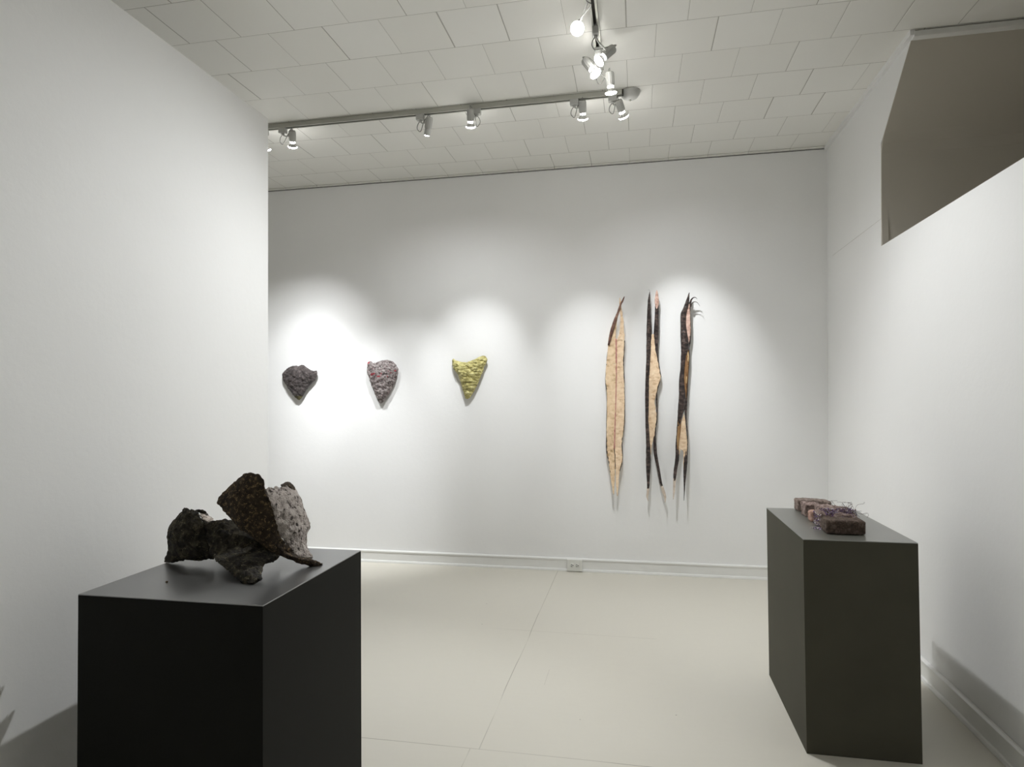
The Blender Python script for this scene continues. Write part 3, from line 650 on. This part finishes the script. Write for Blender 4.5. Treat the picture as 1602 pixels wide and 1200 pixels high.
# ------------------------------------------------------------------ folded crusty sculptures on the left plinth
def poly(pts, sc=4.712, ox=240, oy=720):   # (zx, zy, world y) -> world point
    return [ony(ox+x/sc, oy+y/sc, y3) for x, y, y3 in pts]
def resample(pts, n):
    d = [0]
    for a, b in zip(pts, pts[1:]): d.append(d[-1]+(b-a).length)
    out = []; j = 0
    for i in range(n):
        s = d[-1]*i/(n-1)
        while j < len(pts)-2 and d[j+1] < s: j += 1
        t = (s-d[j])/max(1e-9, d[j+1]-d[j]); out.append(pts[j].lerp(pts[j+1], min(1, max(0, t))))
    return out
def sheet(bm, A, B, nu=60, nv=60, bulge=(0, 0, 0), disp=.004, seed=0, mi=0, key=False, rag=.004, lim=None):
    """loft between boundary polylines A and B (matching point counts are used row by row when key)"""
    if key:
        m_ = nu//(len(A)-1)+1
        A = catmull(A, m_); B = catmull(B, m_)
    else: A = resample(catmull(A, 6), nu); B = resample(catmull(B, 6), nu)
    bulge = Vector(bulge); g = []
    for i, (a, b) in enumerate(zip(A, B)):
        row = []
        for k in range(nv+1):
            f = k/nv; p = a.lerp(b, f) + bulge*(4*f*(1-f))*math.sin(math.pi*min(1, max(0, .12+.8*i/(len(A)-1))))
            n_ = Vector((fbm(p, 22, seed), fbm(p, 22, seed+5), fbm(p, 22, seed+9)))*disp
            n_ += Vector((nz(p, 130, seed), nz(p, 130, seed+5), nz(p, 130, seed+9)))*disp*.45
            e = min(f, 1-f)
            if e < .04 or i < 2 or i > len(A)-3: n_ += Vector((nz(p, 75, seed+2), 0, nz(p, 75, seed+4)))*rag
            q = p+n_
            if q.z < PH+.003: q.z = PH+.003
            row.append(bm.verts.new(q))
        g.append(row)
    fs = []
    for r, s in zip(g, g[1:]):
        for k in range(nv): fs.append(bm.faces.new((r[k], r[k+1], s[k+1], s[k])))
    for f in fs: f.material_index = mi; f.smooth = True
    return g
def shell(name, build, mats, parent, th=.007):
    bm = bmesh.new(); build(bm); bmesh.ops.recalc_face_normals(bm, faces=bm.faces)
    o = link(name, bm, mats, parent, True)
    md = o.modifiers.new('thickness', 'SOLIDIFY'); md.thickness = th; md.offset = 0
    return o
# upper piece: dark lobe | fold | pale lobe
fold = [(760,103,1.840),(815,150,1.838),(824,225,1.835),(858,310,1.838),(880,410,1.845),(908,500,1.858),(955,590,1.880),(1000,650,1.900),(1060,712,1.920),(1180,735,1.945),(1252,766,1.958)]
left = [(685,95,1.850),(580,190,1.850),(476,300,1.850),(512,342,1.845),(552,392,1.840),(612,462,1.832),(725,555,1.832),(800,622,1.842),(905,682,1.875),(1090,760,1.925),(1200,784,1.945)]
t = empty('folded_sculpture', (-1.1, 1.90, PH)); tag(t, 'folded crusty sculpture, half dark brown and half pale pitted, leaning on a darker one', 'sculpture', 'folded sculptures on the black plinth')
shell('dark_lobe', lambda bm: sheet(bm, poly(left), poly(fold), 80, 60, (0, -.030, .006), .0045, 3, 0, True), M_dark, t)
pf = [(822,212,1.842),(845,270,1.842),(872,370,1.848),(896,462,1.856),(930,545,1.872),(975,615,1.892),(1025,680,1.910),(1068,716,1.925)]
pr_ = [(985,168,2.00),(1045,230,2.03),(1088,305,2.05),(1120,400,2.06),(1145,488,2.06),(1120,550,2.04),(1128,640,2.01),(1172,726,1.965)]
def pale_b(bm):
    A = catmull(poly(pf), 10); B = catmull(poly(pr_), 10)
    g = []
    top = catmull(poly([(822,212,1.842),(862,208,1.88),(905,215,1.92),(940,188,1.96),(985,168,2.00)]), 10); nt = len(top)-1
    nv = nt
    for i, (a, b) in enumerate(zip(A, B)):
        row = []; u = i/(len(A)-1)
        for k in range(nv+1):
            f = k/nv; p = a.lerp(b, f)
            tc = top[k] - top[0].lerp(top[-1], f)
            p = p + tc*max(0, 1-u*3.0)**1.5 + Vector((.022, 0, .004))*(4*f*(1-f))*math.sin(math.pi*min(1, u*.9+.1))
            n_ = Vector((fbm(p, 26, 31), fbm(p, 26, 35), fbm(p, 26, 39)))*.006 + Vector((nz(p, 140, 1), nz(p, 140, 2), nz(p, 140, 3)))*.0022
            if f > .95 or u < .03: n_ += Vector((nz(p, 80, 7), 0, nz(p, 80, 8)))*.006
            row.append(bm.verts.new(p+n_))
        g.append(row)
    for r, s in zip(g, g[1:]):
        for k in range(nv): bm.faces.new((r[k], r[k+1], s[k+1], s[k]))
shell('pale_lobe', pale_b, M_pale, t)
# dark cap over the top corner of the pale lobe
shell('dark_rim', lambda bm: sheet(bm, poly([(940,190,1.955),(985,166,1.99),(1030,186,2.01),(1046,236,2.03)]), poly([(955,205,1.950),(985,190,1.975),(1012,205,1.99),(1035,240,2.02)]), 24, 10, (0, -.004, .002), .003, 13), M_dark, t)
# lower piece: arched saddle with two wings
t = empty('folded_sculpture', (-1.33, 1.85, PH)); tag(t, 'low arched dark olive crusty sculpture under the leaning one, flaking rim on top', 'sculpture', 'folded sculptures on the black plinth')
wl = [(240,362,1.925),(198,402,1.93),(142,470,1.925),(106,560,1.91),(120,630,1.905),(98,700,1.90),(86,752,1.900)]
wr_ = [(322,372,1.915),(335,405,1.905),(365,455,1.895),(406,520,1.890),(424,600,1.885),(440,690,1.890),(446,722,1.897)]
shell('left_wing', lambda bm: sheet(bm, poly(wl), poly(wr_), 60, 50, (0, -.034, .008), .006, 17, 0, True, .006), M_olive, t)
ml = [(372,455,1.895),(396,520,1.885),(408,600,1.872),(426,690,1.845),(470,760,1.80),(565,825,1.755),(640,890,1.73),(722,936,1.715)]
mr_ = [(640,462,1.935),(760,520,1.935),(870,600,1.935),(935,690,1.935),(902,732,1.885),(825,765,1.83),(800,832,1.775),(808,878,1.735)]
shell('front_wing', lambda bm: sheet(bm, poly(ml), poly(mr_), 70, 60, (0, -.018, .014), .006, 19, 0, True, .006), M_olive, t)
bl = [(345,380,1.96),(380,455,1.93),(430,456,1.93),(520,446,1.935),(640,462,1.945)]
br_ = [(385,392,2.03),(430,470,2.03),(500,560,2.05),(600,640,2.06),(700,640,2.07)]
shell('back_wing', lambda bm: sheet(bm, poly(bl), poly(br_), 40, 30, (0, .01, .01), .005, 23), M_olive, t)
shell('flaking_rim', lambda bm: sheet(bm, poly([(345,388,1.955),(385,398,1.965),(425,430,1.96),(432,452,1.945)]), poly([(340,405,1.93),(362,430,1.925),(385,452,1.92),(410,462,1.92)]), 24, 16, (0, -.004, .004), .006, 29, 0, True, .006), M_rim, t, .004)
shell('dark_curl', lambda bm: sheet(bm, poly([(305,374,1.93),(335,368,1.935),(362,376,1.94),(386,386,1.945)]), poly([(312,392,1.93),(336,386,1.935),(360,392,1.94),(384,394,1.945)]), 20, 8, (0, -.004, .004), .004, 31, 0, True, .004), M_olive, t, .006)
# a crumb on the plinth top
c = onz(261, 912, PH); bm = bmesh.new(); bmesh.ops.create_icosphere(bm, subdivisions=2, radius=.0035)
for v in bm.verts: v.co += v.normal*.001*nz(v.co, 400); v.co += Vector((c.x, c.y, PH+.003))
tag(link('crumb', bm, M_dark), 'tiny dark crumb lying on the black plinth left of the sculptures', 'crumb')

# ------------------------------------------------------------------ row of bricks on the right plinth
def brick_mesh(bm, x0, x1, y0, y1, z0, z1, amp=.003, seed=0, rag=0, rot=0, top=None, n=(34, 16, 12), rnd=.010):
    cx_, cy_ = (x0+x1)/2, (y0+y1)/2; hx, hy, hz = (x1-x0)/2, (y1-y0)/2, (z1-z0)/2
    idx = {}
    def vert(i, j, k):
        if (i, j, k) in idx: return idx[(i, j, k)]
        u, v, w = 2*i/n[0]-1, 2*j/n[1]-1, 2*k/n[2]-1
        p = Vector((u*hx, v*hy, w*hz))
        # rounded corners
        q = Vector((max(-hx+rnd, min(hx-rnd, p.x)), max(-hy+rnd, min(hy-rnd, p.y)), max(-hz+rnd, min(hz-rnd, p.z))))
        d = p-q
        if d.length > 1e-9: p = q + d.normalized()*min(d.length, rnd)
        s = Vector((cx_, cy_, 0))+p
        nn = Vector((fbm(s, 45, seed), fbm(s, 45, seed+4), fbm(s, 45, seed+8)))*amp + Vector((nz(s, 210, seed), nz(s, 210, seed+1), nz(s, 210, seed+2)))*amp*.5
        p += nn
        if rag: p += Vector((nz(s, 22, seed+6)*rag, nz(s, 25, seed+7)*rag*.6, nz(s, 30, seed+8)*rag*.8 if w > -.5 else 0))
        if top: p.z += top(u, v)*(w+1)/2
        if w < -.9: p.z = max(p.z, -hz)
        c_, s_ = math.cos(rot), math.sin(rot)
        r = bm.verts.new((cx_+p.x*c_-p.y*s_, cy_+p.x*s_+p.y*c_, max(z0+.0004, z0+hz+p.z))); idx[(i, j, k)] = r; return r
    def quad(a, b, c_, d): bm.faces.new((vert(*a), vert(*b), vert(*c_), vert(*d))).smooth = True
    I, J, K = n
    for i in range(I):
        for j in range(J): quad((i, j, 0), (i, j+1, 0), (i+1, j+1, 0), (i+1, j, 0)); quad((i, j, K), (i+1, j, K), (i+1, j+1, K), (i, j+1, K))
        for k in range(K): quad((i, 0, k), (i+1, 0, k), (i+1, 0, k+1), (i, 0, k+1)); quad((i, J, k), (i, J, k+1), (i+1, J, k+1), (i+1, J, k))
    for j in range(J):
        for k in range(K): quad((0, j, k), (0, j, k+1), (0, j+1, k+1), (0, j+1, k)); quad((I, j, k), (I, j+1, k), (I, j+1, k+1), (I, j, k+1))
G = 'bricks on the charcoal plinth'
def one_brick(nm, args, mat, label, cat='brick', **kw):
    bm = bmesh.new(); brick_mesh(bm, *args, **kw); return tag(link(nm, bm, mat), label, cat, G)
Z = PH
one_brick('brick', (.739, .884, 2.712, 2.795, Z, Z+.056), M_brick1, 'squared dark brown brick at the near end of the row on the charcoal plinth', amp=.002, seed=41, rot=-.02)
t = empty('encrusted_brick', (.84, 2.875, Z)); tag(t, 'ragged brick crusted with violet and pearly chips, right behind the nearest brick', 'brick', G)
bm = bmesh.new(); brick_mesh(bm, .748, .896, 2.832, 2.918, Z, Z+.066, .004, 43, .008, .0, lambda u, v: .012*v+.006*math.sin(u*5), (40, 26, 14)); core = link('brick_core', bm, M_brick2, t)
def chips(bm, pts, mats, rmin, rmax):
    for p in pts:
        k = random.randrange(mats); r = random.uniform(rmin, rmax); q = Vector(p)
        vs = [bm.verts.new(q+a) for a in (Vector((r, 0, 0)), Vector((-r*.8, 0, 0)), Vector((0, r*.7, 0)), Vector((0, -r, 0)), Vector((0, 0, r*.8)), Vector((0, 0, -r*.8)))]
        rot = Matrix.Rotation(random.uniform(0, 6.28), 3, Vector((random.uniform(-1, 1), random.uniform(-1, 1), random.uniform(-1, 1))).normalized())
        for v in vs: v.co = q + rot @ (v.co-q)
        for f in ((0, 2, 4), (2, 1, 4), (1, 3, 4), (3, 0, 4), (2, 0, 5), (1, 2, 5), (3, 1, 5), (0, 3, 5)):
            bm.faces.new([vs[i] for i in f]).material_index = k
pts = []
for _ in range(1500):
    x = random.gauss(.822, .042); y = random.uniform(2.812, 2.880)
    if not .750 < x < .892: continue
    zt = .020 + .054*min(1, max(0, (y-2.812)/.045))
    pts.append((x, y, Z + max(.003, zt + random.uniform(-.014, .003))))
for _ in range(260): pts.append((random.uniform(.742, .754), random.uniform(2.83, 2.92), Z+random.uniform(.004, .055)))
bm = bmesh.new(); chips(bm, pts, 4, .0018, .0040); o = link('glass_chips', bm, [M_bead_p, M_bead_w, M_bead_b, M_bead_p], t); o['kind'] = 'stuff'
bm = bmesh.new()
for k in range(34):
    p0 = Vector((random.uniform(.82, .892), random.uniform(2.845, 2.91), Z+.06)); pts = [p0]; d = Vector((random.uniform(-.2, .7), random.uniform(-.5, .5), random.uniform(.2, 1))).normalized()
    for j in range(random.randint(4, 9)):
        d = (d+Vector((random.uniform(-.9, .9), random.uniform(-.9, .9), random.uniform(-.85, .7)))).normalized(); q = pts[-1]+d*.012
        q.z = min(max(q.z, Z+.006), Z+.100); q.x = min(q.x, .940); q.y = min(max(q.y, 2.805), 2.93); pts.append(q)
    tube(bm, catmull(pts, 3), .0006, 4)
o = link('wire_tangle', bm, M_wire, t); o['kind'] = 'stuff'
bm = bmesh.new(); chips(bm, [(random.gauss(.731, .008), random.uniform(2.79, 2.845), Z+.003) for _ in range(45)], 2, .0015, .0032)
tag(link('loose_chips', bm, [M_bead_w, M_bead_p]), 'loose pearly chips spilled on the charcoal plinth beside the encrusted brick', 'chips', kind='stuff')
one_brick('brick_fragment', (.742, .790, 2.962, 3.006, Z, Z+.046), M_brick3, 'small pink terracotta chunk poking out left, between two ragged bricks', 'brick fragment', amp=.002, seed=47, rag=.003, n=(16, 16, 12))
one_brick('brick', (.806, .905, 2.955, 3.035, Z, Z+.058), M_brick2, 'rosy ragged brick behind the violet crusted brick', amp=.004, seed=49, rag=.007, n=(24, 18, 12))
one_brick('brick', (.748, .902, 3.072, 3.148, Z, Z+.052), M_brick2, 'pale rose crumbling brick, second from the far end of the row', amp=.005, seed=53, rag=.008, rot=-.03, top=lambda u, v: -.008*u)
one_brick('brick', (.748, .900, 3.212, 3.288, Z, Z+.056), M_brick4, 'taupe squared brick at the far end of the row on the charcoal plinth', amp=.0022, seed=57, rot=.02, top=lambda u, v: -.006*max(0, u))

# ------------------------------------------------------------------ world, view
w = bpy.data.worlds.new('world'); SC.world = w; w.use_nodes = True
w.node_tree.nodes['Background'].inputs[0].default_value = (.9, .95, 1, 1); w.node_tree.nodes['Background'].inputs[1].default_value = .0
vs = SC.view_settings; vs.view_transform = 'Standard'; vs.look = 'None'; vs.gamma = 1; vs.use_curve_mapping = False; vs.exposure = .92
SC.cycles.max_bounces = 10; SC.cycles.diffuse_bounces = 7; SC.cycles.glossy_bounces = 4
SC.cycles.use_denoising = True; SC.cycles.sample_clamp_indirect = 6
